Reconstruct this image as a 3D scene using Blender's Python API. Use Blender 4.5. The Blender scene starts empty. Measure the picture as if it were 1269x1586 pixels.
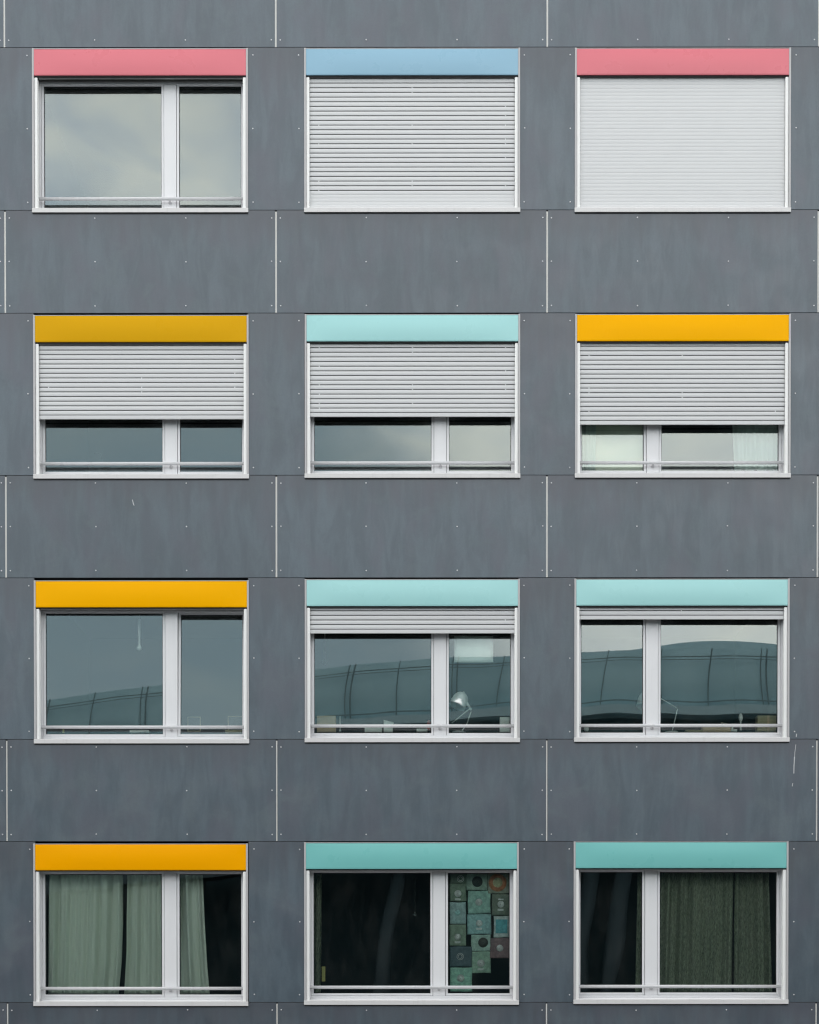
import bpy, bmesh, math, random
from mathutils import Vector, Matrix, Euler
R = math.radians
sc = bpy.context.scene
COL = sc.collection

# ------------------------------------------------------------------ camera
D = 20.0
F_PX = 2814.54
SHX, SHY = -1.96023, 805.44503
cam_d = bpy.data.cameras.new("camera")
cam = bpy.data.objects.new("camera", cam_d)
COL.objects.link(cam)
cam.location = (0, -D, 0)
cam.rotation_euler = (math.pi / 2 - 1.36583e-2, 2.22429e-4, 1.257358e-3)
cam_d.sensor_width = 36
cam_d.sensor_fit = 'AUTO'
cam_d.lens = 36 * F_PX / 1586
cam_d.shift_x = SHX / 1586
cam_d.shift_y = SHY / 1586
cam_d.clip_end = 2000
sc.camera = cam
CROT = Euler((math.pi / 2 - 1.36583e-2, 2.22429e-4, 1.257358e-3)).to_matrix()

# ------------------------------------------------------------------ sky, sun, exposure
SUN_EL, SUN_AZ = 62.0, 200.0          # azimuth from +Y clockwise: the sun stands behind the camera
world = bpy.data.worlds.new("World")
sc.world = world
world.use_nodes = True
wn, wl = world.node_tree.nodes, world.node_tree.links
wn.clear()


def wnode(t, **kw):
    n = wn.new(t)
    for k, v in kw.items():
        setattr(n, k, v)
    return n


def wmath(op, a, b=None, c=None, clamp=False):
    n = wnode('ShaderNodeMath', operation=op, use_clamp=clamp)
    for i, v in enumerate((a, b, c)):
        if v is None:
            continue
        if isinstance(v, (int, float)):
            n.inputs[i].default_value = v
        else:
            wl.new(v, n.inputs[i])
    return n.outputs[0]


sky = wnode('ShaderNodeTexSky', sky_type='NISHITA', sun_disc=False)
sky.sun_elevation = R(SUN_EL)
sky.sun_rotation = R(SUN_AZ)
tc = wnode('ShaderNodeTexCoord')
mp = wnode('ShaderNodeMapping')
mp.inputs['Scale'].default_value = (1.0, 1.0, 2.2)
wl.new(tc.outputs['Generated'], mp.inputs[0])
n1 = wnode('ShaderNodeTexNoise')
n1.inputs['Scale'].default_value = 5.5
n1.inputs['Detail'].default_value = 5
n1.inputs['Roughness'].default_value = 0.5
n1.inputs['Distortion'].default_value = 0.4
wl.new(mp.outputs[0], n1.inputs['Vector'])
sep = wnode('ShaderNodeSeparateXYZ')
wl.new(tc.outputs['Generated'], sep.inputs[0])


def blob(x0, z0, rx, rz, wob=0.8):
    """soft bank of cloud round one direction of the sky (behind the camera)"""
    dx = wmath('DIVIDE', wmath('SUBTRACT', sep.outputs[0], x0), rx)
    dz = wmath('DIVIDE', wmath('SUBTRACT', sep.outputs[2], z0), rz)
    d = wmath('SQRT', wmath('ADD', wmath('MULTIPLY', dx, dx), wmath('MULTIPLY', dz, dz)))
    d = wmath('ADD', d, wmath('MULTIPLY', wmath('SUBTRACT', n1.outputs['Fac'], 0.5), wob))
    front = wmath('LESS_THAN', sep.outputs[1], 0.0)
    m = wnode('ShaderNodeMapRange', interpolation_type='SMOOTHSTEP')
    wl.new(d, m.inputs[0])
    m.inputs[1].default_value = 1.25
    m.inputs[2].default_value = 0.55
    m.inputs[3].default_value = 0.0
    m.inputs[4].default_value = 1.0
    return wmath('MULTIPLY', m.outputs[0], front)


dark = blob(-0.16, 0.215, 0.24, 0.165, 1.1)
light = blob(0.15, 0.24, 0.13, 0.12, 0.5)
ramp = wnode('ShaderNodeValToRGB')
ramp.color_ramp.elements[0].position = 0.40
ramp.color_ramp.elements[0].color = (0.60, 0.66, 0.74, 1)
ramp.color_ramp.elements[1].position = 0.60
ramp.color_ramp.elements[1].color = (1.0, 0.97, 0.88, 1)
n2 = wnode('ShaderNodeTexNoise')
n2.inputs['Scale'].default_value = 17.0
n2.inputs['Detail'].default_value = 5
n2.inputs['Roughness'].default_value = 0.5
n2.inputs['Distortion'].default_value = 0.5
wl.new(mp.outputs[0], n2.inputs['Vector'])
wl.new(wmath('ADD', wmath('MULTIPLY', n1.outputs['Fac'], 0.62), wmath('MULTIPLY', n2.outputs['Fac'], 0.38)), ramp.inputs[0])


def wmix(fac, a, b, mode='MIX'):
    n = wnode('ShaderNodeMix', data_type='RGBA', blend_type=mode)
    for i, v in ((0, fac), (6, a), (7, b)):
        if isinstance(v, (int, float)):
            n.inputs[i].default_value = v
        elif isinstance(v, tuple):
            n.inputs[i].default_value = v
        else:
            wl.new(v, n.inputs[i])
    return n.outputs[2]


c1 = wmix(wmath('MULTIPLY', dark, 0.85), ramp.outputs[0], (0.19, 0.26, 0.285, 1))
c2 = wmix(wmath('MULTIPLY', light, 0.6), c1, (1.0, 0.97, 0.90, 1))
vm = wnode('ShaderNodeVectorMath', operation='SCALE')
wl.new(c2, vm.inputs[0])
mr = wnode('ShaderNodeMapRange')                         # invented brightness falloff: dim overhead, bright low, so lower rows get less light
wl.new(sep.outputs[2], mr.inputs[0])
mr.inputs[1].default_value = 0.40
mr.inputs[2].default_value = 0.72
mr.inputs[3].default_value = 22.0
mr.inputs[4].default_value = 5.5
wl.new(mr.outputs[0], vm.inputs['Scale'])
full = wmix(0.93, sky.outputs[0], vm.outputs[0])
bg = wnode('ShaderNodeBackground')
bg.inputs['Strength'].default_value = 0.1
wl.new(full, bg.inputs[0])
wo = wnode('ShaderNodeOutputWorld')
wl.new(bg.outputs[0], wo.inputs[0])

sun_d = bpy.data.lights.new("sun", 'SUN')
sun_d.energy = 0.5
sun_d.angle = R(30)
sun_d.color = (1.0, 0.97, 0.93)
sun = bpy.data.objects.new("sun", sun_d)
COL.objects.link(sun)
sun.rotation_euler = (R(90 - SUN_EL), 0, R(180 - SUN_AZ) + math.pi * 0)
_d = Vector((math.sin(R(SUN_AZ)) * math.cos(R(SUN_EL)), math.cos(R(SUN_AZ)) * math.cos(R(SUN_EL)), math.sin(R(SUN_EL))))
sun.rotation_euler = _d.to_track_quat('Z', 'Y').to_euler()

sc.view_settings.view_transform = 'Standard'
sc.view_settings.look = 'None'
sc.view_settings.exposure = 0.45
sc.view_settings.gamma = 1.0
sc.view_settings.use_curve_mapping = False
sc.render.engine = 'CYCLES'
sc.cycles.max_bounces = 10
sc.cycles.transparent_max_bounces = 16
sc.cycles.use_denoising = True
sc.cycles.filter_width = 1.25


# ------------------------------------------------------------------ helpers
def at(px, py, y=0.0):
    """photo pixel -> world point on the plane at depth y (measured once from the photograph)"""
    v = CROT @ Vector(((px - 634.5 + SHX) / F_PX, -(py - 793 - SHY) / F_PX, -1.0))
    t = (y + D) / v.y
    return Vector((v.x * t, y, v.z * t))


class MB:
    def __init__(self):
        self.v, self.f, self.m, self.s = [], [], [], []

    def face(self, pts, mi=0, smooth=False):
        b = len(self.v)
        self.v += [tuple(p) for p in pts]
        self.f.append(tuple(range(b, b + len(pts))))
        self.m.append(mi)
        self.s.append(smooth)

    def box(self, x0, x1, y0, y1, z0, z1, mi=0):
        b = len(self.v)
        self.v += [(x, y, z) for x in (x0, x1) for y in (y0, y1) for z in (z0, z1)]
        for q in ((0, 1, 3, 2), (4, 6, 7, 5), (0, 4, 5, 1), (2, 3, 7, 6), (0, 2, 6, 4), (1, 5, 7, 3)):
            self.f.append(tuple(b + i for i in q))
            self.m.append(mi)
            self.s.append(False)
        return self

    def bbox(self, x0, x1, y0, y1, z0, z1, c=0.003, mi=0):
        """box with bevelled edges"""
        bm = bmesh.new()
        bmesh.ops.create_cube(bm, size=1)
        for v in bm.verts:
            v.co = Vector(((x0 + x1) / 2 + v.co.x * (x1 - x0), (y0 + y1) / 2 + v.co.y * (y1 - y0), (z0 + z1) / 2 + v.co.z * (z1 - z0)))
        c = min(c, 0.45 * min(x1 - x0, y1 - y0, z1 - z0))
        bmesh.ops.bevel(bm, geom=bm.edges[:], offset=c, segments=2, profile=0.5, affect='EDGES')
        self.add_bm(bm, mi)
        return self

    def add_bm(self, bm, mi=0, smooth=False):
        b = len(self.v)
        bm.verts.index_update()
        self.v += [tuple(v.co) for v in bm.verts]
        for f in bm.faces:
            self.f.append(tuple(b + v.index for v in f.verts))
            self.m.append(mi)
            self.s.append(smooth)
        bm.free()

    def extrude_x(self, prof, x0, x1, mi=0, smooth=False):
        """closed profile of (y, z) swept along x, capped"""
        n = len(prof)
        b = len(self.v)
        for x in (x0, x1):
            self.v += [(x, y, z) for y, z in prof]
        for i in range(n):
            j = (i + 1) % n
            self.f.append((b + i, b + j, b + n + j, b + n + i))
            self.m.append(mi)
            self.s.append(smooth)
        self.f.append(tuple(b + i for i in reversed(range(n))))
        self.f.append(tuple(b + n + i for i in range(n)))
        self.m += [mi, mi]
        self.s += [False, False]

    def tube(self, p0, p1, r0, r1=None, n=14, mi=0):
        r1 = r0 if r1 is None else r1
        p0, p1 = Vector(p0), Vector(p1)
        d = (p1 - p0).normalized()
        u = d.orthogonal().normalized()
        w = d.cross(u)
        b = len(self.v)
        for p, r in ((p0, r0), (p1, r1)):
            for i in range(n):
                a = 2 * math.pi * i / n
                self.v.append(tuple(p + (u * math.cos(a) + w * math.sin(a)) * r))
        for i in range(n):
            j = (i + 1) % n
            self.f.append((b + i, b + j, b + n + j, b + n + i))
            self.m.append(mi)
            self.s.append(True)
        self.f.append(tuple(b + i for i in reversed(range(n))))
        self.f.append(tuple(b + n + i for i in range(n)))
        self.m += [mi, mi]
        self.s += [False, False]

    def lathe(self, o, axis, prof, n=24, mi=0):
        """prof: (distance along axis, radius)"""
        o, axis = Vector(o), Vector(axis).normalized()
        u = axis.orthogonal().normalized()
        w = axis.cross(u)
        b = len(self.v)
        for t, r in prof:
            for i in range(n):
                a = 2 * math.pi * i / n
                self.v.append(tuple(o + axis * t + (u * math.cos(a) + w * math.sin(a)) * max(r, 1e-5)))
        for k in range(len(prof) - 1):
            for i in range(n):
                j = (i + 1) % n
                self.f.append((b + k * n + i, b + k * n + j, b + (k + 1) * n + j, b + (k + 1) * n + i))
                self.m.append(mi)
                self.s.append(True)

    def grid(self, fn, nu, nv, mi=0, smooth=True):
        b = len(self.v)
        for j in range(nv + 1):
            for i in range(nu + 1):
                self.v.append(tuple(fn(i / nu, j / nv)))
        for j in range(nv):
            for i in range(nu):
                a = b + j * (nu + 1) + i
                self.f.append((a, a + 1, a + nu + 2, a + nu + 1))
                self.m.append(mi)
                self.s.append(smooth)

    def ring(self, x0, x1, z0, z1, w, y0, y1, mi=0, wt=None, wb=None):
        wt = w if wt is None else wt
        wb = w if wb is None else wb
        self.box(x0, x0 + w, y0, y1, z0, z1, mi)
        self.box(x1 - w, x1, y0, y1, z0, z1, mi)
        self.box(x0 + w, x1 - w, y0, y1, z1 - wt, z1, mi)
        self.box(x0 + w, x1 - w, y0, y1, z0, z0 + wb, mi)

    def build(self, name, mats, parent=None, origin=None, fix=True):
        me = bpy.data.meshes.new(name)
        o = Vector(origin) if origin is not None else Vector((0, 0, 0))
        me.from_pydata([tuple(Vector(p) - o) for p in self.v], [], self.f)
        mats = mats if isinstance(mats, (list, tuple)) else [mats]
        for m in mats:
            me.materials.append(m)
        me.polygons.foreach_set('material_index', self.m)
        me.polygons.foreach_set('use_smooth', self.s)
        if fix:
            bm = bmesh.new()
            bm.from_mesh(me)
            bmesh.ops.recalc_face_normals(bm, faces=bm.faces[:])
            bm.to_mesh(me)
            bm.free()
        me.update()
        ob = bpy.data.objects.new(name, me)
        COL.objects.link(ob)
        ob.location = o
        if parent is not None:
            ob.parent = parent
            ob.location = o - parent_world(parent)
        return ob


def parent_world(p):
    v = Vector((0, 0, 0))
    while p is not None:
        v += p.location
        p = p.parent
    return v


def tag(o, label=None, cat=None, group=None, kind=None):
    for k, v in (('label', label), ('category', cat), ('group', group), ('kind', kind)):
        if v:
            o[k] = v
    return o


def empty(name, loc, parent=None):
    o = bpy.data.objects.new(name, None)
    COL.objects.link(o)
    o.empty_display_size = 0.1
    o.location = Vector(loc) - (parent_world(parent) if parent else Vector((0, 0, 0)))
    o.parent = parent
    return o


# ------------------------------------------------------------------ materials
def lin(r, g, b):
    f = lambda c: (c / 255 / 12.92) if c / 255 <= 0.04045 else ((c / 255 + 0.055) / 1.055) ** 2.4
    return (f(r), f(g), f(b), 1)


class NT:
    def __init__(self, name):
        self.m = bpy.data.materials.new(name)
        self.m.use_nodes = True
        self.t = self.m.node_tree
        self.n, self.l = self.t.nodes, self.t.links
        self.n.clear()
        self.out = self.n.new('ShaderNodeOutputMaterial')

    def node(self, t, ins=None, **kw):
        n = self.n.new(t)
        for k, v in kw.items():
            setattr(n, k, v)
        for k, v in (ins or {}).items():
            if hasattr(v, 'is_linked') or isinstance(v, bpy.types.NodeSocket):
                self.l.new(v, n.inputs[k])
            else:
                n.inputs[k].default_value = v
        return n

    def math(self, op, a, b=0.0, clamp=False):
        return self.node('ShaderNodeMath', {0: a, 1: b}, operation=op, use_clamp=clamp).outputs[0]

    def mix(self, f, a, b, mode='MIX'):
        return self.node('ShaderNodeMix', {0: f, 6: a, 7: b}, data_type='RGBA', blend_type=mode).outputs[2]

    def noise(self, vec, scale, detail=4, rough=0.5, dist=0.0):
        return self.node('ShaderNodeTexNoise', {'Vector': vec, 'Scale': scale, 'Detail': detail, 'Roughness': rough, 'Distortion': dist}).outputs['Fac']

    def map(self, vec, s):
        return self.node('ShaderNodeMapping', {0: vec, 3: s}).outputs[0]

    def rng(self, v, a, b, c=0.0, d=1.0, smooth=True):
        return self.node('ShaderNodeMapRange', {0: v, 1: a, 2: b, 3: c, 4: d}, interpolation_type='SMOOTHSTEP' if smooth else 'LINEAR').outputs[0]

    def pos(self):
        return self.node('ShaderNodeNewGeometry').outputs['Position']

    def surf(self, s):
        self.l.new(s, self.out.inputs[0])
        return self.m

    def principled(self, col, rough=0.5, metal=0.0, spec=0.5, bump=None, bstr=0.1, bdist=0.01, coat=0.0):
        p = self.node('ShaderNodeBsdfPrincipled', {'Base Color': col, 'Roughness': rough, 'Metallic': metal, 'Specular IOR Level': spec, 'Coat Weight': coat})
        if bump is not None:
            b = self.node('ShaderNodeBump', {'Height': bump, 'Strength': bstr, 'Distance': bdist})
            self.l.new(b.outputs[0], p.inputs['Normal'])
        return self.surf(p.outputs[0])


def plain(name, col, rough=0.5, metal=0.0, spec=0.5, var=0.06, scale=6.0, bstr=0.0):
    t = NT(name)
    p = t.pos()
    n = t.noise(p, scale, 5, 0.6)
    c = t.mix(t.rng(n, 0.3, 0.7), tuple(x * (1 - var) for x in col[:3]) + (1,), tuple(min(1, x * (1 + var)) for x in col[:3]) + (1,))
    if bstr:
        return t.principled(c, rough, metal, spec, bump=t.noise(p, scale * 12, 4, 0.6), bstr=bstr, bdist=0.004)
    return t.principled(c, rough, metal, spec)


def make_cladding():
    t = NT('fibre_cement')
    p = t.pos()
    info = t.node('ShaderNodeObjectInfo')
    gen = t.node('ShaderNodeTexCoord').outputs['Generated']
    rnd = info.outputs['Random']
    off = t.node('ShaderNodeVectorMath', {0: p, 1: t.node('ShaderNodeCombineXYZ', {0: t.math('MULTIPLY', rnd, 37.0), 1: t.math('MULTIPLY', rnd, 11.0), 2: t.math('MULTIPLY', rnd, 53.0)}).outputs[0]}, operation='ADD').outputs[0]
    streak = t.noise(t.map(off, (7.5, 7.5, 1.6)), 1.0, 5, 0.62, 0.5)
    cloud = t.noise(off, 2.6, 5, 0.62, 0.4)
    fine = t.noise(off, 55.0, 4, 0.7)
    tint = t.noise(t.map(off, (3.0, 3.0, 1.4)), 1.0, 3, 0.5)
    base = t.mix(t.rng(streak, 0.34, 0.66), lin(73, 86, 97), lin(86, 100, 111))
    base = t.mix(t.math('MULTIPLY', t.rng(tint, 0.45, 0.68), 0.65), base, lin(84, 88, 101))
    base = t.mix(t.math('MULTIPLY', t.rng(cloud, 0.5, 0.72), 0.5), base, lin(92, 106, 113))
    base = t.mix(t.math('MULTIPLY', t.rng(fine, 0.25, 0.75), 0.22), base, lin(64, 72, 78))
    # run-off stain below the sills: brownish, in the upper part of a panel
    sg = t.node('ShaderNodeSeparateXYZ', {0: gen})
    run = t.noise(t.map(off, (11.0, 11.0, 0.5)), 1.0, 3, 0.5)
    edge = t.math('ADD', sg.outputs[2], t.math('MULTIPLY', t.math('SUBTRACT', run, 0.5), 0.55))
    st = t.math('MULTIPLY', t.rng(edge, 0.62, 1.02), 0.5)
    base = t.mix(st, base, lin(72, 72, 80))
    dif = t.math('MULTIPLY', t.math('SUBTRACT', rnd, 0.5), 0.12)
    base = t.node('ShaderNodeHueSaturation', {'Value': t.math('ADD', dif, 0.90), 'Saturation': 1.0, 'Color': base}).outputs[0]
    return t.principled(base, t.rng(cloud, 0.3, 0.7, 0.34, 0.46), 0, 0.85, bump=t.noise(off, 140.0, 3, 0.6), bstr=0.12, bdist=0.002)


def make_coated(name, col, rough=0.38, var=0.05, streak=0.06, spec=0.5, dst=0.10):
    """powder-coated metal with faint dust and water runs"""
    t = NT(name)
    p = t.pos()
    run = t.noise(t.map(p, (26.0, 26.0, 1.6)), 1.0, 4, 0.55)
    cl = t.noise(p, 3.0, 4, 0.6)
    dust = t.noise(p, 60.0, 4, 0.7)
    c = t.mix(t.math('MULTIPLY', t.rng(run, 0.5, 0.8), streak * 3), col, tuple(x * 0.72 for x in col[:3]) + (1,))
    c = t.mix(t.math('MULTIPLY', t.rng(cl, 0.35, 0.65), var * 2), c, tuple(x * 0.85 for x in col[:3]) + (1,))
    c = t.mix(t.math('MULTIPLY', t.rng(dust, 0.55, 0.8), dst), c, (0.35, 0.33, 0.31, 1))
    return t.principled(c, t.rng(cl, 0.3, 0.7, rough - 0.05, rough + 0.08), 0, spec)


def make_glass(name, refl=0.155, tint=(0.93, 0.975, 0.955, 1), rtint=(0.89, 0.985, 0.99, 1), dirt=0.02):
    t = NT(name)
    p = t.pos()
    gl = t.node('ShaderNodeBsdfGlossy', {'Color': rtint, 'Roughness': 0.0})
    tr = t.node('ShaderNodeBsdfTransparent', {'Color': tint})
    fr = t.node('ShaderNodeFresnel', {'IOR': 1.45})
    fac = t.math('ADD', t.math('MULTIPLY', fr.outputs[0], 0.8), refl, clamp=True)
    m1 = t.node('ShaderNodeMixShader', {0: fac, 1: tr.outputs[0], 2: gl.outputs[0]})
    df = t.node('ShaderNodeBsdfDiffuse', {'Color': (0.55, 0.56, 0.52, 1)})
    spots = t.noise(t.map(p, (5, 5, 2)), 1.0, 6, 0.65)
    m2 = t.node('ShaderNodeMixShader', {0: t.math('MULTIPLY', t.rng(spots, 0.4, 0.8), dirt), 1: m1.outputs[0], 2: df.outputs[0]})
    return t.surf(m2.outputs[0])


def make_cloth(name, c1, c2, tr=0.3, weave=260.0, stretch=(1, 1, 0.25), contrast=1.0):
    t = NT(name)
    p = t.pos()
    n = t.noise(t.map(p, stretch), weave, 3, 0.7)
    b = t.noise(t.map(p, (9, 9, 0.4)), 1.0, 3, 0.5)
    w = t.node('ShaderNodeTexWave', {'Vector': p, 'Scale': 60.0, 'Distortion': 3.0, 'Detail': 2.0}, bands_direction='Z').outputs['Fac']
    f = t.math('ADD', t.math('MULTIPLY', t.rng(n, 0.3, 0.7), 0.6 * contrast), t.math('ADD', t.math('MULTIPLY', b, 0.25), t.math('MULTIPLY', w, 0.15)), clamp=True)
    c = t.mix(f, c1, c2)
    d = t.node('ShaderNodeBsdfDiffuse', {'Color': c})
    s = t.node('ShaderNodeBsdfTranslucent', {'Color': c})
    return t.surf(t.node('ShaderNodeMixShader', {0: tr, 1: d.outputs[0], 2: s.outputs[0]}).outputs[0])


M = {}
M['clad'] = make_cladding()
M['frame'] = make_coated('frame_white_coating', (0.80, 0.80, 0.82, 1), 0.36)
M['guide'] = make_coated('guide_white_coating', (0.93, 0.93, 0.92, 1), 0.32, 0.02, 0.02)
M['trim'] = make_coated('trim_aluminium', (0.50, 0.49, 0.50, 1), 0.4)
M['sill'] = make_coated('sill_aluminium', (0.70, 0.69, 0.69, 1), 0.42, 0.06, 0.10)
M['slat'] = make_coated('shutter_slat_coating', (0.66, 0.665, 0.675, 1), 0.42, 0.02, 0.0, 0.5, 0.0)
M['rail'] = make_coated('rail_brushed_metal', (0.66, 0.66, 0.68, 1), 0.28)
M['joint'] = make_coated('joint_profile_pale', (0.72, 0.71, 0.68, 1), 0.5)
M['screw'] = plain('screw_head_metal', (0.62, 0.62, 0.64, 1), 0.35, 0.3)
M['slit'] = plain('shutter_slit_dark', (0.045, 0.046, 0.05, 1), 0.8)
M['black'] = plain('gasket_and_shade_black', (0.012, 0.012, 0.014, 1), 0.7)  # rubber of the glazing gaskets, also the painted shade strips under fascia and sill
M['backing'] = plain('backing_dark', (0.02, 0.021, 0.024, 1), 0.9)
M['chalk'] = plain('scratch_chalk', (0.55, 0.56, 0.58, 1), 0.9)
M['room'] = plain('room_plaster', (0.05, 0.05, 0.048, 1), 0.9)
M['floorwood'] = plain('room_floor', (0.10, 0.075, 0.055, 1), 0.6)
M['glass'] = make_glass('window_glass')
M['glass_inner'] = make_glass('window_glass_inner', 0.0, (0.96, 0.99, 0.97, 1), dirt=0.0)
FC = {
    'pink': (0.74, 0.20, 0.24, 1), 'blue': (0.29, 0.49, 0.63, 1), 'mustard': (0.72, 0.38, 0.006, 1),
    'aqua': (0.40, 0.72, 0.72, 1), 'orange': (1.0, 0.47, 0.0, 1), 'teal': (0.20, 0.55, 0.53, 1), 'amber': (1.0, 0.42, 0.0, 1)}
for k, c in FC.items():
    M['fascia_' + k] = make_coated('fascia_enamel_' + k, c, 0.30, 0.0, 0.012, 0.05 if k in ('orange', 'amber', 'mustard') else 0.3, 0.02)
M['curtain_mint'] = make_cloth('curtain_mint_cloth', (0.70, 0.76, 0.67, 1), (0.95, 0.97, 0.91, 1), 0.08, 220.0, (0.35, 1, 1))
M['curtain_green'] = make_cloth('curtain_green_cloth', (0.045, 0.055, 0.04, 1), (0.48, 0.52, 0.40, 1), 0.1, 170.0, (1, 1, 0.14), 1.2)
M['sheer'] = make_cloth('sheer_white_cloth', (0.72, 0.78, 0.75, 1), (0.88, 0.92, 0.90, 1), 0.35, 300.0)
M['blind'] = make_cloth('cream_blind_cloth', (0.92, 0.89, 0.78, 1), (0.96, 0.93, 0.84, 1), 0.15, 400.0, (1, 1, 1), 0.4)
M['paper'] = plain('paper_white', (0.93, 0.95, 0.93, 1), 0.8, var=0.03)
M['card'] = plain('cardboard_brown', (0.62, 0.46, 0.30, 1), 0.85, var=0.1, scale=14, bstr=0.1)
M['card2'] = plain('cardboard_olive', (0.42, 0.36, 0.22, 1), 0.85, var=0.1, scale=14, bstr=0.1)
M['white'] = plain('painted_white_metal', (0.93, 0.95, 0.94, 1), 0.35, var=0.03)
M['bulb'] = plain('bulb_opal', (0.82, 0.86, 0.85, 1), 0.15, var=0.02)
M['red'] = plain('red_plastic', (0.6, 0.12, 0.10, 1), 0.4)
M['dkwood'] = plain('black_lacquer', (0.014, 0.014, 0.015, 1), 0.5)
M['yellow'] = plain('yellow_card', (0.65, 0.60, 0.22, 1), 0.8)

# ------------------------------------------------------------------ dimensions of the facade
PX = 1 / 140.727                       # metres per photograph pixel on the wall plane
P, FL = 2.967, 2.88885
X0, Z0 = -0.014425, 10.4747665
WW, WH = 2.339, 1.77775
CORR = {(0, 0): (.12, .39), (1, 0): (-.86, .59), (2, 0): (.37, .41), (0, 1): (-.41, -.97), (1, 1): (-1.27, -.11), (2, 1): (-.37, -.03),
        (0, 2): (-.2, -1.94), (1, 2): (-.96, -.26), (2, 2): (.33, .24), (0, 3): (1.84, -1.01), (1, 3): (.4, .74), (2, 3): (1.02, 1.95)}
WCX = lambda i, j: X0 + (i - 1) * P - CORR[(i, j)][0] * PX
WTZ = lambda i, j: Z0 - j * FL + CORR[(i, j)][1] * PX
GROUND = -1.65
XL, XR = X0 - 2.5 * P, X0 + 2.5 * P    # building corners (one blank bay each side)
rnd = random.Random(7)

building = empty('apartment_building', (0, 0, GROUND))
tag(building, 'dark grey panelled apartment block with three columns of windows under coloured fascia panels', 'building')


# ------------------------------------------------------------------ the wall
def screw(mb, x, z, y=0.0):
    r = 0.0078
    n = 10
    mb.lathe((x, y - 0.004, z), (0, 1, 0), [(0, 0), (0, r * 0.7), (0.0015, r), (0.0045, r)], 10, 1)


def panel(x0, x1, z0, z1, screws, marks=()):
    mb = MB()
    mb.bbox(x0, x1, 0.0, 0.010, z0, z1, 0.0015, 0)
    for s in screws:
        screw(mb, s[0] + rnd.uniform(-.003, .003), s[1] + rnd.uniform(-.003, .003))
    for pts, w in marks:                                  # chalky scratches, 1 mm proud slivers
        for k in range(len(pts) - 1):
            a, b = pts[k], pts[k + 1]
            wa = w * rnd.uniform(0.5, 1.1)
            mb.face([(a.x - wa, -0.0012, a.z), (a.x + wa * .6, -0.0012, a.z), (b.x + w * .6, -0.0012, b.z), (b.x - w * .7, -0.0012, b.z)], 2)
    o = mb.build('cladding_panel', [M['clad'], M['screw'], M['chalk']], building)
    return o


G = 0.0025
V = 0.0095                                                # half width of the open vertical joints
joints_x = [X0 + (k - 1.5) * P for k in range(-1, 5)]     # -2.5P .. +2.5P
scr = {}
scr[(2, 2)] = [([at(1234.1, 1136.5), at(1233.5, 1141.5)], 0.006),
               ([at(1233, 1153), at(1231.5, 1164), at(1231, 1172)], 0.004), ([at(1231, 1172), at(1230.2, 1184), at(1229.8, 1198)], 0.007),
               ([at(1228.3, 1213), at(1227.2, 1218)], 0.005)]
scr[(0, 1)] = [([at(205.5, 774), at(206.6, 779), at(208, 783)], 0.006)]
for j in range(-1, 4):                                    # spandrel row below window row j
    ztop = Z0 - j * FL - 1.7545
    zbot = Z0 - (j + 1) * FL + 0.014
    if j == 3:
        zbot = ztop - 1.12
    for k in range(5):
        i = k - 1
        xa, xb = joints_x[k] + V, joints_x[k + 1] - V
        cx = (xa + xb) / 2
        s = []
        for z in (ztop - 12 * PX, (ztop + zbot) / 2, zbot + 11 * PX):
            s += [(xa + 5.5 * PX, z), (cx - 70 * PX, z), (cx + 70 * PX, z), (xb - 5.5 * PX, z)]
        panel(xa, xb, zbot + G, ztop - G, s, scr.get((i, j), ()))
    for k in range(1, 5):                                 # pale profile seen in the open joint
        w = 0.0095 if j < 2 else 0.007
        MB().box(joints_x[k] - w, joints_x[k] + w, 0.006, 0.014, zbot + G + 0.004, ztop - G - 0.012).build('joint_strip', M['joint'], building)

wmark = {}
for j in range(4):                                        # piers beside the windows
    zt = Z0 - j * FL + 0.014
    zb = Z0 - j * FL - 1.7545
    edges = [XL] + [v for i in range(3) for v in (X0 + (i - 1) * P - WW / 2 - 0.004, X0 + (i - 1) * P + WW / 2 + 0.004)] + [XR]
    for k in range(4):
        xa, xb = edges[2 * k], edges[2 * k + 1]
        s = []
        for z in (zt - 12 * PX, zt - 124 * PX, zb + 12 * PX):
            s += [(xa + 8.5 * PX, z), (xb - 8.5 * PX, z)]
        panel(xa, xb, zb + G, zt - G, s)

# carcass behind the panels, with an opening for each window
mb = MB()
zlow, zhigh = GROUND, Z0 + 1.20
xs = [XL, *[v for i in range(3) for v in (X0 + (i - 1) * P - WW / 2 - 0.03, X0 + (i - 1) * P + WW / 2 + 0.03)], XR]
rows = []
for j in range(4):
    rows.append((Z0 - j * FL - WH - 0.02, Z0 - j * FL + 0.02))
bounds = [zhigh] + [v for lo, hi in rows for v in (hi, lo)] + [zlow]
for r in range(0, len(bounds), 2):
    mb.box(XL, XR, 0.016, 0.21, bounds[r + 1], bounds[r])
for lo, hi in rows:
    for k in range(0, len(xs), 2):
        mb.box(xs[k], xs[k + 1], 0.016, 0.21, lo, hi)
mb.box(XL, XL + 0.2, 0.21, 9.0, zlow, zhigh)
mb.box(XR - 0.2, XR, 0.21, 9.0, zlow, zhigh)
mb.box(XL, XR, 9.0, 9.2, zlow, zhigh)
mb.build('carcass', M['backing'], building)
MB().bbox(XL - 0.04, XR + 0.04, -0.05, 9.24, zhigh, zhigh + 0.09, 0.01).build('roof', M['trim'], building)
MB().bbox(XL - 0.01, XR + 0.01, -0.03, 0.014, GROUND, Z0 - 3 * FL - 1.7545 - 1.125, 0.006).build('plinth', M['room'], building)


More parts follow.
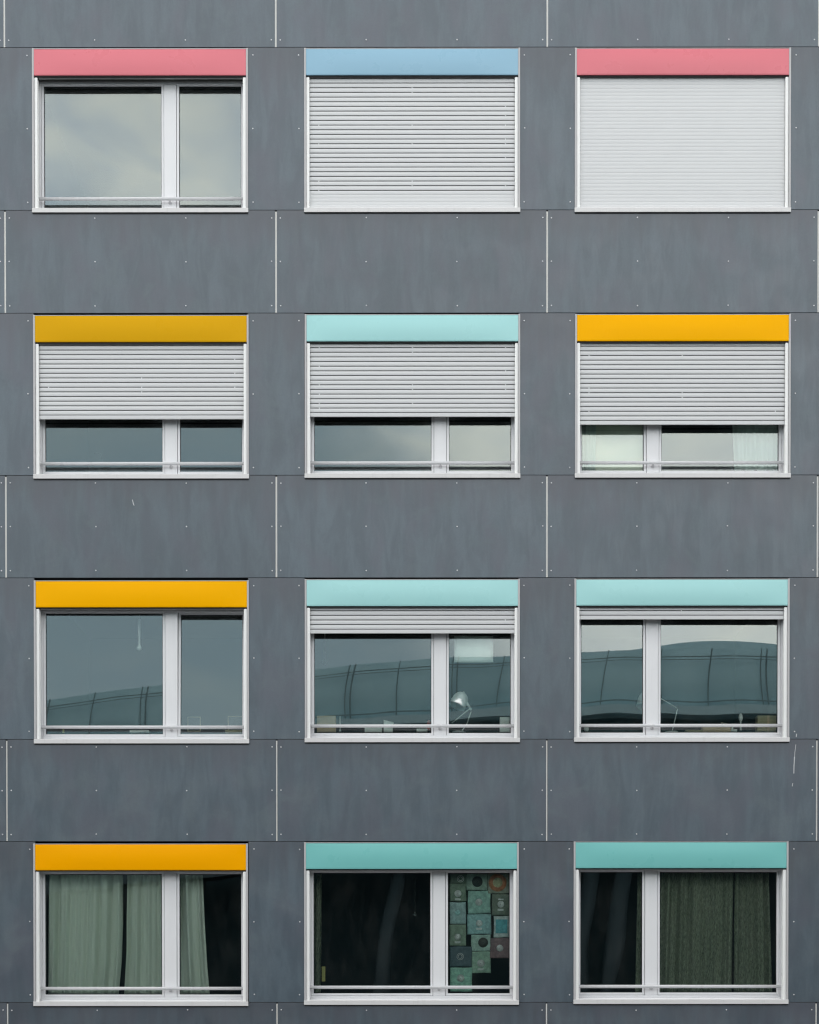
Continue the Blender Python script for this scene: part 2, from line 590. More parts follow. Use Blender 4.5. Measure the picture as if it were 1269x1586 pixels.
# ------------------------------------------------------------------ windows
def slat_profile(z, h, y, depth=0.009, n=6):
    """convex slat with its lower edge at z"""
    pr = []
    for k in range(n + 1):
        a = k / n
        pr.append((y - depth * math.sin(math.pi * (0.12 + 0.80 * a)) ** 0.8, z + h * a))
    pr += [(y + 0.004, z + h), (y + 0.004, z)]
    return pr


def shutter(win, cx, top, z_end, z_top, open_from, tone, lbl, hw):
    """slats from z_end up into the box; those above open_from hang apart, the rest are closed up"""
    mb = MB()
    x0, x1 = cx - hw, cx + hw
    y = 0.045
    z = z_end
    mb.extrude_x([(y - 0.007, z), (y - 0.009, z + 0.006), (y - 0.009, z + 0.037), (y - 0.005, z + 0.0412), (y + 0.003, z + 0.0412), (y + 0.006, z)], x0, x1)
    pitch_o, pitch_c = 0.0508, 0.0398
    mb.box(x0, x1, y + 0.003, y + 0.0055, z + 0.040, z + 0.0515, 1)
    z += pitch_o if z + 0.0508 >= open_from else 0.0425
    k = 0
    while z < z_top + 0.03:
        closed = z < open_from
        ph = pitch_c if closed else pitch_o
        g = 0.0008 if closed else 0.0098
        jx = rnd.uniform(-.0005, .0005)
        mb.extrude_x(slat_profile(z, ph - g, y + jx, 0.0025 if closed else 0.0045), x0 + rnd.uniform(0, .004), x1 - rnd.uniform(0, .004), 0)
        mb.box(x0, x1, y + 0.0035, y + 0.0055, z + ph - g - 0.001, z + ph + 0.001, 0 if closed else 1)
        if not closed:
            for t in (0.045, 0.50, 0.955):
                if rnd.random() < (0.62 if k % 4 == 1 else 0.12):
                    xx = x0 + (x1 - x0) * t
                    mb.box(xx - 0.006, xx + 0.006, y - 0.004, y + 0.002, z + ph - g - 0.002, z + ph + 0.002, 0)
        z += ph
        k += 1
    return mb.build('roller_shutter', [tone, M['slit']], win)


def make_pane(win, x0, x1, z0, z1, y, seed, amp=0.00016, glass=None):
    r = random.Random(seed)
    waves = [(r.uniform(3, 8), r.uniform(0, 6.28), r.uniform(2.0, 6), r.uniform(0, 6.28), r.uniform(.35, 1)) for _ in range(4)]
    bul = r.uniform(-1, 1) * 0.0005
    tx, tz = r.uniform(-1, 1) * 0.0006, r.uniform(-1, 1) * 0.0006

    def f(u, v):
        x, z = x0 + (x1 - x0) * u, z0 + (z1 - z0) * v
        d = sum(a * math.sin(kx * (x - x0) + p1) * math.sin(kz * (z - z0) + p2) for kx, p1, kz, p2, a in waves) * amp
        d += bul * (1 - (2 * u - 1) ** 2) * (1 - (2 * v - 1) ** 2) + tx * (u - .5) + tz * (v - .5)
        return (x, y + d, z)
    mb = MB()
    mb.grid(f, 28, 28, 0)
    # inner sheet of the double glazing and the dark spacer between the two
    mb.face([(x0, y + 0.018, z0), (x1, y + 0.018, z0), (x1, y + 0.018, z1), (x0, y + 0.018, z1)], 1)
    mb.ring(x0 - .001, x1 + .001, z0 - .001, z1 + .001, 0.007, y + 0.003, y + 0.016, 2)
    return mb.build('pane', [glass or M['glass'], M['glass_inner'], M['black']], win, origin=((x0 + x1) / 2, y, z0), fix=False)


def px2(cx, top, x, z):
    return cx + x * PX, top - z * PX


def make_window(i, j, fascia, flip, end=None, open_at=None, tilt=None, label=None, shut_tone=None):
    cx, top = WCX(i, j), WTZ(i, j)
    X = lambda a: cx + a * PX
    Z = lambda a: top - a * PX
    win = empty('window', (cx, 0, Z(251.4)), building)
    if label:
        win['label'] = label
    zb, zt = Z(251.4), top
    # surround of bent metal, reaching back to the frame
    mb = MB()
    mb.bbox(X(-166.0), X(-163.2), -0.012, 0.15, Z(244.3), zt - 0.001, 0.0015)
    mb.bbox(X(163.2), X(166.0), -0.012, 0.15, Z(244.3), zt - 0.001, 0.0015)
    mb.box(X(-163.2), X(163.2), -0.010, 0.15, zt - 0.010, zt - 0.003)
    mb.build('surround', M['trim'], win)
    # fascia: coated sheet, very slightly dished, folded back at its lower edge
    x0, x1, z0, z1 = X(-163.0), X(163.0), Z(41.4), zt - 0.011
    r = random.Random(i * 7 + j)
    b1, b2 = r.uniform(-.0125, -.0095), r.uniform(-.0012, .0012)

    def ff(u, v):
        d = b1 * (1 - (2 * u - 1) ** 4) * math.sin(math.pi * v) + b2 * math.sin(2 * math.pi * u + r_ph) * v * (1 - v) * 2
        e = 0.0025 * (max(0, 0.05 - v) / 0.05) ** 2 + 0.0025 * (max(0, v - 0.96) / 0.04) ** 2
        return (x0 + (x1 - x0) * u, -0.0085 + d + e, z0 + (z1 - z0) * v)
    r_ph = r.uniform(0, 6)
    mb = MB()
    mb.grid(ff, 40, 40, 0)
    mb.box(x0, x1, -0.0045, 0.014, z0 - 0.0005, z0 + 0.002)
    mb.build('fascia', M['fascia_' + fascia], win, fix=False)
    # shutter box behind the fascia
    mb = MB()
    mb.box(X(-162.9), X(162.9), 0.012, 0.028, Z(40.2), zt - 0.012)
    mb.box(X(-162.9), X(162.9), 0.062, 0.148, Z(40.2), zt - 0.012)
    mb.box(X(-162.9), X(162.9), 0.028, 0.062, Z(30.0), zt - 0.012)
    mb.box(X(-162.9), X(162.9), 0.0075, 0.0125, Z(43.2), Z(40.0), 1)  # black strip painted in as the shadow line below the fascia
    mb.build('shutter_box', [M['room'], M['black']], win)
    # guide rails
    for s in (-1, 1):
        xa, xb = sorted((X(s * 163.1), X(s * 158.0)))
        mb = MB()
        mb.bbox(xa, xb, 0.004, 0.030, Z(244.6), Z(43.6), 0.008)
        mb.bbox(xa, xb, 0.060, 0.078, Z(244.6), Z(43.6), 0.002)
        mb.box(*sorted((X(s * 163.1), X(s * 161.0))), 0.028, 0.062, Z(244.6), Z(43.6))
        mb.build('guide_rail', M['guide'], win)
    # outer frame
    mb = MB()
    for s in (-1, 1):
        xa, xb = sorted((X(s * 163.1), X(s * 156.9)))
        mb.bbox(xa, xb, 0.150, 0.235, Z(244.5), Z(36.0), 0.002)
    mb.bbox(X(-156.9), X(156.9), 0.150, 0.235, Z(43.6), Z(36.0), 0.002)
    mb.bbox(X(-156.9), X(156.9), 0.147, 0.235, Z(240.9), Z(237.6), 0.0015)
    mb.extrude_x([(0.115, Z(241.9)), (0.112, Z(244.4)), (0.235, Z(244.4)), (0.235, Z(241.1)), (0.135, Z(241.1))], X(-157.6), X(157.6))
    mb.build('frame', M['frame'], win)
    # mullion and sashes: wide leaf on one side, narrow on the other
    f = -1 if flip else 1
    leaf = [(-156.5, 33.2), (53.2, 157.0)]
    mx = sorted((X(f * 33.7), X(f * 52.6)))
    MB().bbox(mx[0], mx[1], 0.156, 0.235, Z(237.4), Z(43.8), 0.002).build('mullion', M['frame'], win)
    for q, (a, b) in enumerate(leaf):
        xa, xb = sorted((X(f * a), X(f * b)))
        za, zc = Z(237.2), Z(42.0)
        w = 3.6 * PX
        mb = MB()
        mb.bbox(xa, xa + w, 0.165, 0.232, za, zc, 0.003)
        mb.bbox(xb - w, xb, 0.165, 0.232, za, zc, 0.003)
        mb.bbox(xa + w, xb - w, 0.166, 0.232, za, za + 3.7 * PX, 0.003)
        mb.bbox(xa + w, xb - w, 0.166, 0.232, zc - 3.6 * PX, zc, 0.003)
        mb.ring(xa + w, xb - w, za + 3.7 * PX, zc - 3.6 * PX, 0.005, 0.182, 0.212, 1)
        sash = mb.build('sash', [M['frame'], M['black']], win, origin=((xa + xb) / 2, 0.19, za))
        pane = make_pane(win, xa + w + .003, xb - w - .003, za + 3.7 * PX + .003, zc - 3.6 * PX - .003, 0.190, 100 * i + 10 * j + q)
        ta = (tilt or (0, 0))[q]
        if ta:
            for o in (sash, pane):
                o.rotation_euler.x = R(-ta)
    # safety rail with its bracket on the mullion
    mb = MB()
    zr = Z(224.2)
    mb.tube((X(-158.2), 0.092, zr), (X(158.2), 0.092, zr), 0.0182, n=20)
    xm = (mx[0] + mx[1]) / 2
    mb.tube((xm, 0.10, zr - 0.012), (xm, 0.160, zr - 0.020), 0.009, n=10)
    mb.lathe((xm, 0.150, zr - 0.020), (0, 1, 0), [(0, 0), (0, 0.02), (0.006, 0.02)], 14)
    mb.build('guard_rail', M['rail'], win)
    # sill with a folded front
    mb = MB()
    mb.extrude_x([(-0.018, zb), (-0.018, Z(245.2)), (-0.014, Z(244.6)), (0.15, Z(243.2)), (0.15, zb + 0.02), (-0.008, zb + 0.006), (-0.008, zb)], X(-166.3), X(166.3))
    mb.box(X(-165.6), X(165.6), -0.009, 0.013, zb - 0.012, zb - 0.0005, 1)  # added black strip standing in for the contact shadow under the sill
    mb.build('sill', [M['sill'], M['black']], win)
    if end is not None:
        shutter(win, cx, top, Z(end), Z(38), Z(open_at) if open_at is not None else -99, shut_tone or M['slat'], None, 157.6 * PX + .004)
    else:
        MB().bbox(X(-157), X(157), 0.036, 0.054, Z(43.4), Z(31.0), 0.002).build('shutter_bar', M['slat'], win)
    # the room behind, its front closed round the frame
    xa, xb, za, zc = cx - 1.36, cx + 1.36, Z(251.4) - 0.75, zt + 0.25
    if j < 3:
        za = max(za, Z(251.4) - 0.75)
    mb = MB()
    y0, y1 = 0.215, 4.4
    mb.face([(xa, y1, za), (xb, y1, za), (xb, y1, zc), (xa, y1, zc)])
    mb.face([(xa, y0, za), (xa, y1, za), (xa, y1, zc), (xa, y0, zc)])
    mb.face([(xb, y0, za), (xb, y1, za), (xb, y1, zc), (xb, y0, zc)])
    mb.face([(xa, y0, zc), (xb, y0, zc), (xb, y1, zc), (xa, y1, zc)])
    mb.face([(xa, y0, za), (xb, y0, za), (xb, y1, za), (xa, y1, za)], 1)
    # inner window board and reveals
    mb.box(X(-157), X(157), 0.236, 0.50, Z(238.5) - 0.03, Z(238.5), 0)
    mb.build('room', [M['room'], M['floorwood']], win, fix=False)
    return win


def end_px(y_photo, i, j, par=0.0028):
    """height of a shutter's lower edge below the fascia's top, from the photograph"""
    p = at(0, y_photo, 0.045)
    return (WTZ(i, j) - at(634, y_photo, 0.040).z) / PX


SPEC = {
    (0, 0): dict(fascia='pink', flip=False, label='window under a pink fascia, shutter fully raised, pale clouds in the glass'),
    (1, 0): dict(fascia='blue', flip=False, end=244.0, open_at=222.0, label='window under the light blue fascia, slatted shutter lowered to the sill'),
    (2, 0): dict(fascia='pink', flip=True, end=244.0, open_at=-60, label='window under a pink fascia, shutter fully closed'),
    (0, 1): dict(fascia='mustard', flip=False, end=649, label='window under the dull mustard fascia, shutter half lowered'),
    (1, 1): dict(fascia='aqua', flip=False, end=645.5, label='window under an aqua fascia, shutter lowered just over half way'),
    (2, 1): dict(fascia='orange', flip=True, end=658, tilt=(0, 1.6), label='window under an orange fascia, shutter half lowered over pale curtains'),
    (0, 2): dict(fascia='orange', flip=False, tilt=(0, 2.6), label='window under an orange fascia with its narrow sash tilted, hanging bulb behind'),
    (1, 2): dict(fascia='aqua', flip=False, end=981, label='window under an aqua fascia with a white desk lamp and paper behind the glass'),
    (2, 2): dict(fascia='aqua', flip=True, end=959.5, label='window under an aqua fascia reflecting the arched hall'),
    (0, 3): dict(fascia='amber', flip=False, label='window under an orange fascia with pale green curtains'),
    (1, 3): dict(fascia='teal', flip=False, label='window under a teal fascia with record sleeves behind its narrow pane'),
    (2, 3): dict(fascia='teal', flip=True, label='window under a teal fascia with dark green curtains'),
}
for (i, j), s in SPEC.items():
    if s.get('end') and s['end'] > 300:
        s['end'] = end_px(s['end'], i, j)
    make_window(i, j, **s)


# ------------------------------------------------------------------ things behind the glass
def interp(tab, t):
    for k in range(len(tab) - 1):
        (a, va), (b, vb) = tab[k], tab[k + 1]
        if t <= b:
            u = (t - a) / (b - a)
            return va + (vb - va) * u
    return tab[-1][1]


def curtain(ytop, ybot, left, right, y, pleats, amp, mat, label, group=None, seed=1, gather=0.0):
    """left/right: tables of (fraction down, photo x)"""
    r = random.Random(seed)
    phs = [r.uniform(0, 6.28) for _ in range(4)]
    nu, nv = max(60, int(pleats * 14)), 24

    def f(u, v):
        px_ = interp(left, v) + (interp(right, v) - interp(left, v)) * u
        py_ = ytop + (ybot - ytop) * v
        a = u * pleats * 2 * math.pi
        soft = 0.55 + 0.45 * math.sin(a * 0.23 + phs[0])
        d = amp * soft * math.sin(a + phs[1] + 0.5 * math.sin(2.2 * v + phs[2])) + amp * 0.35 * math.sin(2.3 * a + phs[3] + v)
        d += amp * 0.5 * gather * math.sin(a * 3) * max(0, 1 - v * 6)
        p = at(px_, py_, y)
        return (p.x, y + d, p.z)
    mb = MB()
    mb.grid(f, nu, nv, 0)
    base = at((left[-1][1] + right[-1][1]) / 2, ybot, y)
    o = mb.build('curtain', mat, None, origin=base, fix=False)
    md = o.modifiers.new('thickness', 'SOLIDIFY')
    md.thickness = 0.0025
    tag(o, label, 'curtain', group)
    return o


curtain(1338, 1541, [(0, 78), (.5, 76), (1, 75)], [(0, 190), (.45, 190.5), (.75, 188.5), (1, 184)], 0.31, 5.5, 0.050, M['curtain_mint'],
        'wide pale green curtain behind the wide pane under the lowest orange fascia', 'pale green curtains', 3, 1)
curtain(1338, 1541, [(0, 198), (.45, 196.5), (.65, 196.5), (1, 193)], [(0, 313.5), (.4, 317), (.75, 321), (1, 325.5)], 0.31, 6.0, 0.050, M['curtain_mint'],
        'pale green curtain drawn across behind the mullion, its edge slanting over the narrow pane', 'pale green curtains', 8, 1)
curtain(1335, 1541, [(0, 988), (1, 984)], [(0, 1137), (1, 1134.5)], 0.31, 6.5, 0.050, M['curtain_green'],
        'dark green curtain filling most of the wide pane, left of the dark seam', 'dark green curtains', 5)
curtain(1335, 1541, [(0, 1138.5), (1, 1136.5)], [(0, 1190), (1, 1196)], 0.32, 3.0, 0.048, M['curtain_green'],
        'narrow dark green curtain right of the seam, by the frame', 'dark green curtains', 12)
curtain(1335, 1541, [(0, 484), (1, 484)], [(0, 499), (1, 497)], 0.36, 1.5, 0.014, M['curtain_green'],
        'sliver of greenish curtain at the edge of the dark pane under a teal fascia', 'dark green curtains', 15)
curtain(640, 729, [(0, 896), (1, 896)], [(0, 924), (1, 922)], 0.243, 2.0, 0.010, M['sheer'],
        'white sheer curtain in front of the cream blind', 'white sheer curtains', 21)
curtain(640, 729, [(0, 1134), (1, 1138)], [(0, 1210), (1, 1210)], 0.26, 3.5, 0.022, M['sheer'],
        'white sheer curtain gathered at the end of the wide pane', 'white sheer curtains', 22)


def px_box(x0, y0, x1, y1, d, depth, mat, name, label, cat, group=None, c=0.002, mats=None, extra=None):
    a, b = at(x0, y0, d), at(x1, y1, d)
    mb = MB()
    mb.bbox(a.x, b.x, d, d + depth, b.z, a.z, c)
    if extra:
        extra(mb, a, b)
    o = mb.build(name, mats or mat, None, origin=((a.x + b.x) / 2, d + depth / 2, b.z))
    tag(o, label, cat, group)
    return o


# cream roller blind in the narrow pane beside the orange half-lowered window
a, b = at(897, 640, 0.27), at(1001, 729, 0.27)
bl = MB()
bl.grid(lambda u, v: (a.x + (b.x - a.x) * u, 0.27 + 0.004 * math.sin(3 * u), b.z + (a.z - b.z) * v), 12, 12)
bl.bbox(a.x, b.x, 0.263, 0.282, b.z - 0.004, b.z + 0.018, 0.003)
o = bl.build('roller_blind', M['blind'], None, origin=((a.x + b.x) / 2, 0.27, b.z), fix=False)
tag(o, 'cream fabric roller blind drawn down behind the narrow pane', 'roller blind')


# hanging bare bulbs
def bulb(x, y0, y1, d, cord_r, br, label):
    p0, p1 = at(x, y0, d), at(x, y1, d)
    ceil = Vector((p0.x, d, p0.z + 0.30))
    root = empty('pendant_lamp', ceil)
    tag(root, label, 'pendant lamp', 'bare bulbs hanging behind the glass')
    mb = MB()
    mb.tube(ceil, p0 + Vector((0, 0, 0.0)), 0.004, n=8)
    mb.tube(p0, p1 + Vector((0, 0, br * 2.2)), cord_r, cord_r * 0.8, n=12)
    mb.build('cord', M['white'], root, origin=ceil)
    mb = MB()
    q = p1
    mb.lathe(q, (0, 0, 1), [(0, 0)] + [(br - br * math.cos(t), br * math.sin(t)) for t in [k * 0.3 for k in range(1, 9)]] + [(br * 2.4, br * 0.45), (br * 2.9, br * 0.42)], 18)
    mb.build('bulb', M['bulb'], root, origin=ceil)


bulb(216, 959, 1008, 0.42, 0.015, 0.028, 'bare bulb on a thick white cord behind the wide pane of the raised orange window')
bulb(503.5, 1009, 1029, 1.3, 0.010, 0.022, 'faint small bulb hanging in the room with the cardboard box')
bulb(643, 1402, 1419, 1.2, 0.003, 0.018, 'dim bulb in the dark room left of the record sleeves')


# desk lamps
def desk_lamp(rim_a, rim_b, crown, neck, joint, elbow_pts, base, d, label, scale=1.0):
    root = empty('desk_lamp', at(base[0], base[1], d))
    tag(root, label, 'desk lamp', 'white desk lamps on the window boards')
    A, B, C = at(*rim_a, d), at(*rim_b, d), at(*crown, d)
    mid = (A + B) / 2
    rad = (A - B).length / 2
    ax = (C - mid)
    h = ax.length
    ax = (ax.normalized() + Vector((0, 0.25, 0))).normalized()
    mb = MB()
    prof = [(0.0, rad * 0.96), (0.0, rad), (0.12 * h, rad * 1.0), (0.28 * h, rad * 0.99), (0.31 * h, rad * 1.04), (0.34 * h, rad * 0.98), (0.50 * h, rad * 0.97), (0.66 * h, rad * 0.90), (0.80 * h, rad * 0.76), (0.91 * h, rad * 0.54), (0.98 * h, rad * 0.26), (h, 0.0)]
    mb.lathe(mid, ax, prof, 32)
    mb.lathe(mid + ax * (h * 0.93), ax, [(0, rad * .16), (h * .14, rad * .14), (h * .16, 0)], 14)
    side = ax.cross(Vector((0, 1, 0))).normalized()
    for s in (-1,):
        e = mid + ax * (0.34 * h) + side * s * rad
        mb.tube(e, e + side * s * 0.014 - ax * 0.006, 0.006, 0.003, n=8)
    mb.build('lamp_shade', M['white'], root, origin=mid)
    mb = MB()
    n_, j_ = at(*neck, d), at(*joint, d)
    mb.tube(n_, j_, 0.014, 0.009, n=12)
    mb.lathe(j_ - Vector((0, 0.015, 0)), (0, 1, 0), [(0, 0), (0, 0.013), (0.03, 0.013), (0.03, 0)], 14)
    mb.build('joint', M['white'], root, origin=j_)
    for p, q in elbow_pts:
        P0, P1 = at(*p, d), at(*q, d)
        mb = MB()
        mb.tube(P0, P1, 0.0058, n=10)
        mb.build('arm', M['white'], root, origin=P0)
    bp = at(*base, d)
    mb = MB()
    mb.lathe(bp, (0, 0, 1), [(0, 0), (0, 0.075), (0.010, 0.075), (0.016, 0.06), (0.02, 0.0)], 28)
    mb.build('base', M['white'], root, origin=bp)


desk_lamp((697, 1088), (719.5, 1100), (718.5, 1071.5), (723, 1088), (729.5, 1098.5), [((728.5, 1097), (700, 1120)), ((730, 1102), (723.5, 1121)), ((723.5, 1121), (715, 1133))], (711, 1135), 0.265,
          'white desk lamp with a dome shade below the sheet of paper')
desk_lamp((986, 1093), (1009, 1098), (1003, 1070), (1012, 1076), (1020, 1079), [((1022, 1081), (1049, 1096.5)), ((1049.5, 1098), (1041.5, 1132))], (1040, 1135), 0.55,
          'white desk lamp mostly hidden by the mullion, its thin arm bent in the wide pane')

# sheet of paper on the inside of the glass
p0, p1 = at(703.8, 985, 0.236), at(764.2, 1025.8, 0.236)
mb = MB()
mb.grid(lambda u, v: (p0.x + (p1.x - p0.x) * u, 0.236 + 0.004 * math.sin(math.pi * u) * v, p0.z + (p1.z - p0.z) * v), 10, 10)
o = mb.build('paper_sheet', M['paper'], None, origin=p0, fix=False)
o.modifiers.new('thickness', 'SOLIDIFY').thickness = 0.0006
tag(o, 'large white sheet of paper taped to the inside of the glass', 'paper')


def carton(x0, y0, x1, y1, d, depth, label, mat, group=None, flap=False):
    def ex(mb, a, b):
        mb.box((a.x + b.x) / 2 - 0.012, (a.x + b.x) / 2 + 0.012, d - 0.0012, d, b.z, a.z - 0.001, 1)
        if flap:
            mb.face([(a.x, d + 0.001, a.z), (a.x + (b.x - a.x) * .9, d + 0.001, a.z), (a.x + (b.x - a.x) * .97, d - 0.03, a.z + 0.035), (a.x + 0.01, d - 0.03, a.z + 0.03)], 0)
    return px_box(x0, y0, x1, y1, d, depth, mat, 'carton', label, 'box', group, 0.002, [mat, M['card']], ex)


carton(491, 1108.5, 520, 1133.5, 0.29, 0.16, 'brown cardboard box standing in the corner of the wide pane', M['card'])
carton(1173.5, 1108, 1207, 1133, 0.29, 0.13, 'olive brown carton in the lower corner under the arched reflection', M['card2'])
carton(1089, 1124, 1132, 1133.5, 0.28, 0.16, 'long low brown carton lying on the board under the arched reflection', M['card'])
px_box(1062, 1130.5, 1089, 1133.5, 0.28, 0.10, M['card2'], 'flat_packet', 'thin flat brown packet beside the long low carton', 'packet')
px_box(565, 1126.8, 591.5, 1133.5, 0.28, 0.10, M['paper'], 'white_packet', 'wide low white packet left of the upright white card', 'packet', 'white packets on the board')
px_box(594.5, 1120, 608.5, 1133.5, 0.28, 0.05, M['paper'], 'white_carton', 'upright white carton with a raised flap beside the low packet', 'carton', None, 0.001, [M['paper']],
       lambda mb, a, b: mb.face([(a.x, 0.279, a.z), (b.x + .01, 0.279, a.z - .008), (b.x + 0.012, 0.272, a.z + 0.008), (a.x, 0.270, a.z + 0.034)], 0))
px_box(645.5, 1128.5, 662.5, 1133, 0.28, 0.07, M['paper'], 'white_packet', 'small flat white packet next to the mullion', 'packet', 'white packets on the board')
px_box(774.5, 1110.5, 791.5, 1133.5, 0.28, 0.08, M['paper'], 'white_carton', 'tall white carton in the corner right of the desk lamp', 'carton')
px_box(1133.5, 1129.5, 1142, 1133, 0.27, 0.06, M['paper'], 'white_tray', 'little white tray beside the long low carton', 'tray', None, 0.001, [M['paper']],
       lambda mb, a, b: mb.box(a.x, a.x + 0.018, 0.27, 0.30, a.z, a.z + 0.022, 0))
# sheet lying over the long carton
q0, q1 = at(1117.5, 1117.5, 0.29), at(1136, 1123, 0.29)
mb = MB()
mb.grid(lambda u, v: (q0.x + (q1.x - q0.x) * u, 0.29 + 0.14 * v, q1.z + 0.004 + 0.026 * (1 - u) * (1 - v * .4)), 8, 6)
o = mb.build('paper_sheet', M['paper'], None, origin=q0, fix=False)
o.modifiers.new('thickness', 'SOLIDIFY').thickness = 0.001
tag(o, 'curled white sheet lying on the long low carton', 'paper')
# small vase, candle, red cap, round jar
p = at(1147.5, 1131.5, 0.33)
mb = MB()
mb.lathe(p, (0, 0, 1), [(0, 0), (0, .013), (.06, .006), (.10, .008), (.125, .022), (.15, .026), (.172, .018), (.188, .010), (.19, 0)], 20)
tag(mb.build('vase', M['white'], None, origin=p), 'slim white vase with a round bud top under the arched reflection', 'vase')
p = at(664.5, 1131.5, 0.31)
mb = MB()
mb.lathe(p, (0, 0, 1), [(0, 0), (0, .022), (.07, .024), (.10, .018), (.115, .010), (.118, 0)], 18)
tag(mb.build('bottle', M['red'], None, origin=p), 'small dull red bottle half hidden by the mullion', 'bottle')
p = at(908.5, 1133, 0.30)
mb = MB()
mb.lathe(p, (0, 0, 1), [(0, 0), (0, .016), (.012, .027), (.03, .030), (.048, .022), (.05, 0)], 18)
tag(mb.build('jar', M['white'], None, origin=p), 'small round white jar in the lower corner of the narrow pane', 'jar')
p = at(527, 1133, 0.33)
mb = MB()
mb.tube(p, p + Vector((0, 0, 0.17)), 0.005, 0.004, n=8)
mb.lathe(p, (0, 0, 1), [(0, 0), (0, .014), (.02, .012), (.022, 0)], 14)
tag(mb.build('candle', M['white'], None, origin=p), 'thin white candle in a holder beside the brown cardboard box', 'candle')
p = at(98.5, 1135, 0.30)
mb = MB()
mb.lathe(p, (0, 0, 1), [(0, 0), (0, .014), (.008, .010), (.03, .010), (.034, .013), (.04, 0)], 14)
tag(mb.build('tealight', M['yellow'], None, origin=p), 'tiny pale candle holder on the board of the window with the tilted sash', 'candle holder')
px_box(201, 1131, 231, 1134.5, 0.27, 0.10, M['paper'], 'white_packet', 'long thin white packet below the reflected hall, window with the tilted sash', 'packet', 'white packets on the board')
px_box(349, 1130.5, 376, 1135, 0.30, 0.10, M['card2'], 'flat_packet', 'thin grey brown packet at the end of the tilted sash', 'packet')


def photo_frame(x0, y0, x1, y1, d, label):
    a, b = at(x0, y0, d), at(x1, y1, d)
    root = empty('picture_frame', ((a.x + b.x) / 2, d, b.z))
    tag(root, label, 'picture frame', 'picture frames behind the tilted sash')
    mb = MB()
    mb.ring(a.x, b.x, b.z, a.z, 0.009, d, d + 0.015)
    mb.build('frame', M['card2'], root)
    MB().box(a.x + .013, b.x - .013, d + 0.006, d + 0.010, b.z + .013, a.z - .013).build('backing', M['dkwood'], root)


photo_frame(290.5, 1110, 311, 1133, 0.36, 'small pale frame standing alone behind the tilted narrow sash')
photo_frame(353, 1109, 377, 1133, 0.40, 'small pale frame standing by the jamb behind the tilted sash')

# lamp stalk behind the mustard window: a thin arched rod
mb = MB()
pts = [at(*q, 0.40) for q in ((159.5, 729), (159, 712), (157, 704), (152.5, 701.5), (146, 702))]
for u, v in zip(pts, pts[1:]):
    mb.tube(u, v, 0.006, n=8)
mb.lathe(pts[0], (0, 0, 1), [(0, 0), (0, .045), (.01, .045), (.014, 0)], 18)
tag(mb.build('lamp_stalk', M['room'], None, origin=pts[0]), 'thin arched rod lamp behind the half shuttered mustard window', 'lamp')

# black cupboard at the edge of the mint curtains
a, b = at(55, 1418, 0.62), at(77, 1541, 0.62)
cup = empty('cupboard', ((a.x + b.x) / 2, 0.62, b.z))
tag(cup, 'black cupboard seen in the slit beside the wide pale green curtain', 'cupboard')
MB().bbox(a.x, b.x, 0.62, 1.0, b.z, a.z, 0.003).build('body', M['dkwood'], cup)
mb = MB()
mb.bbox(a.x + 0.004, b.x - 0.004, 0.605, 0.618, b.z + .02, a.z - .27, 0.002)
mb.tube((b.x - .03, 0.595, a.z - .65), (b.x - .03, 0.595, a.z - .75), 0.005, n=8)
mb.build('door', M['dkwood'], cup)
# yellow card and pinned hook in the dark room
px_box(498.5, 1497, 504, 1520, 0.42, 0.003, M['yellow'], 'card', 'small upright yellow card at the edge of the dark pane', 'card')

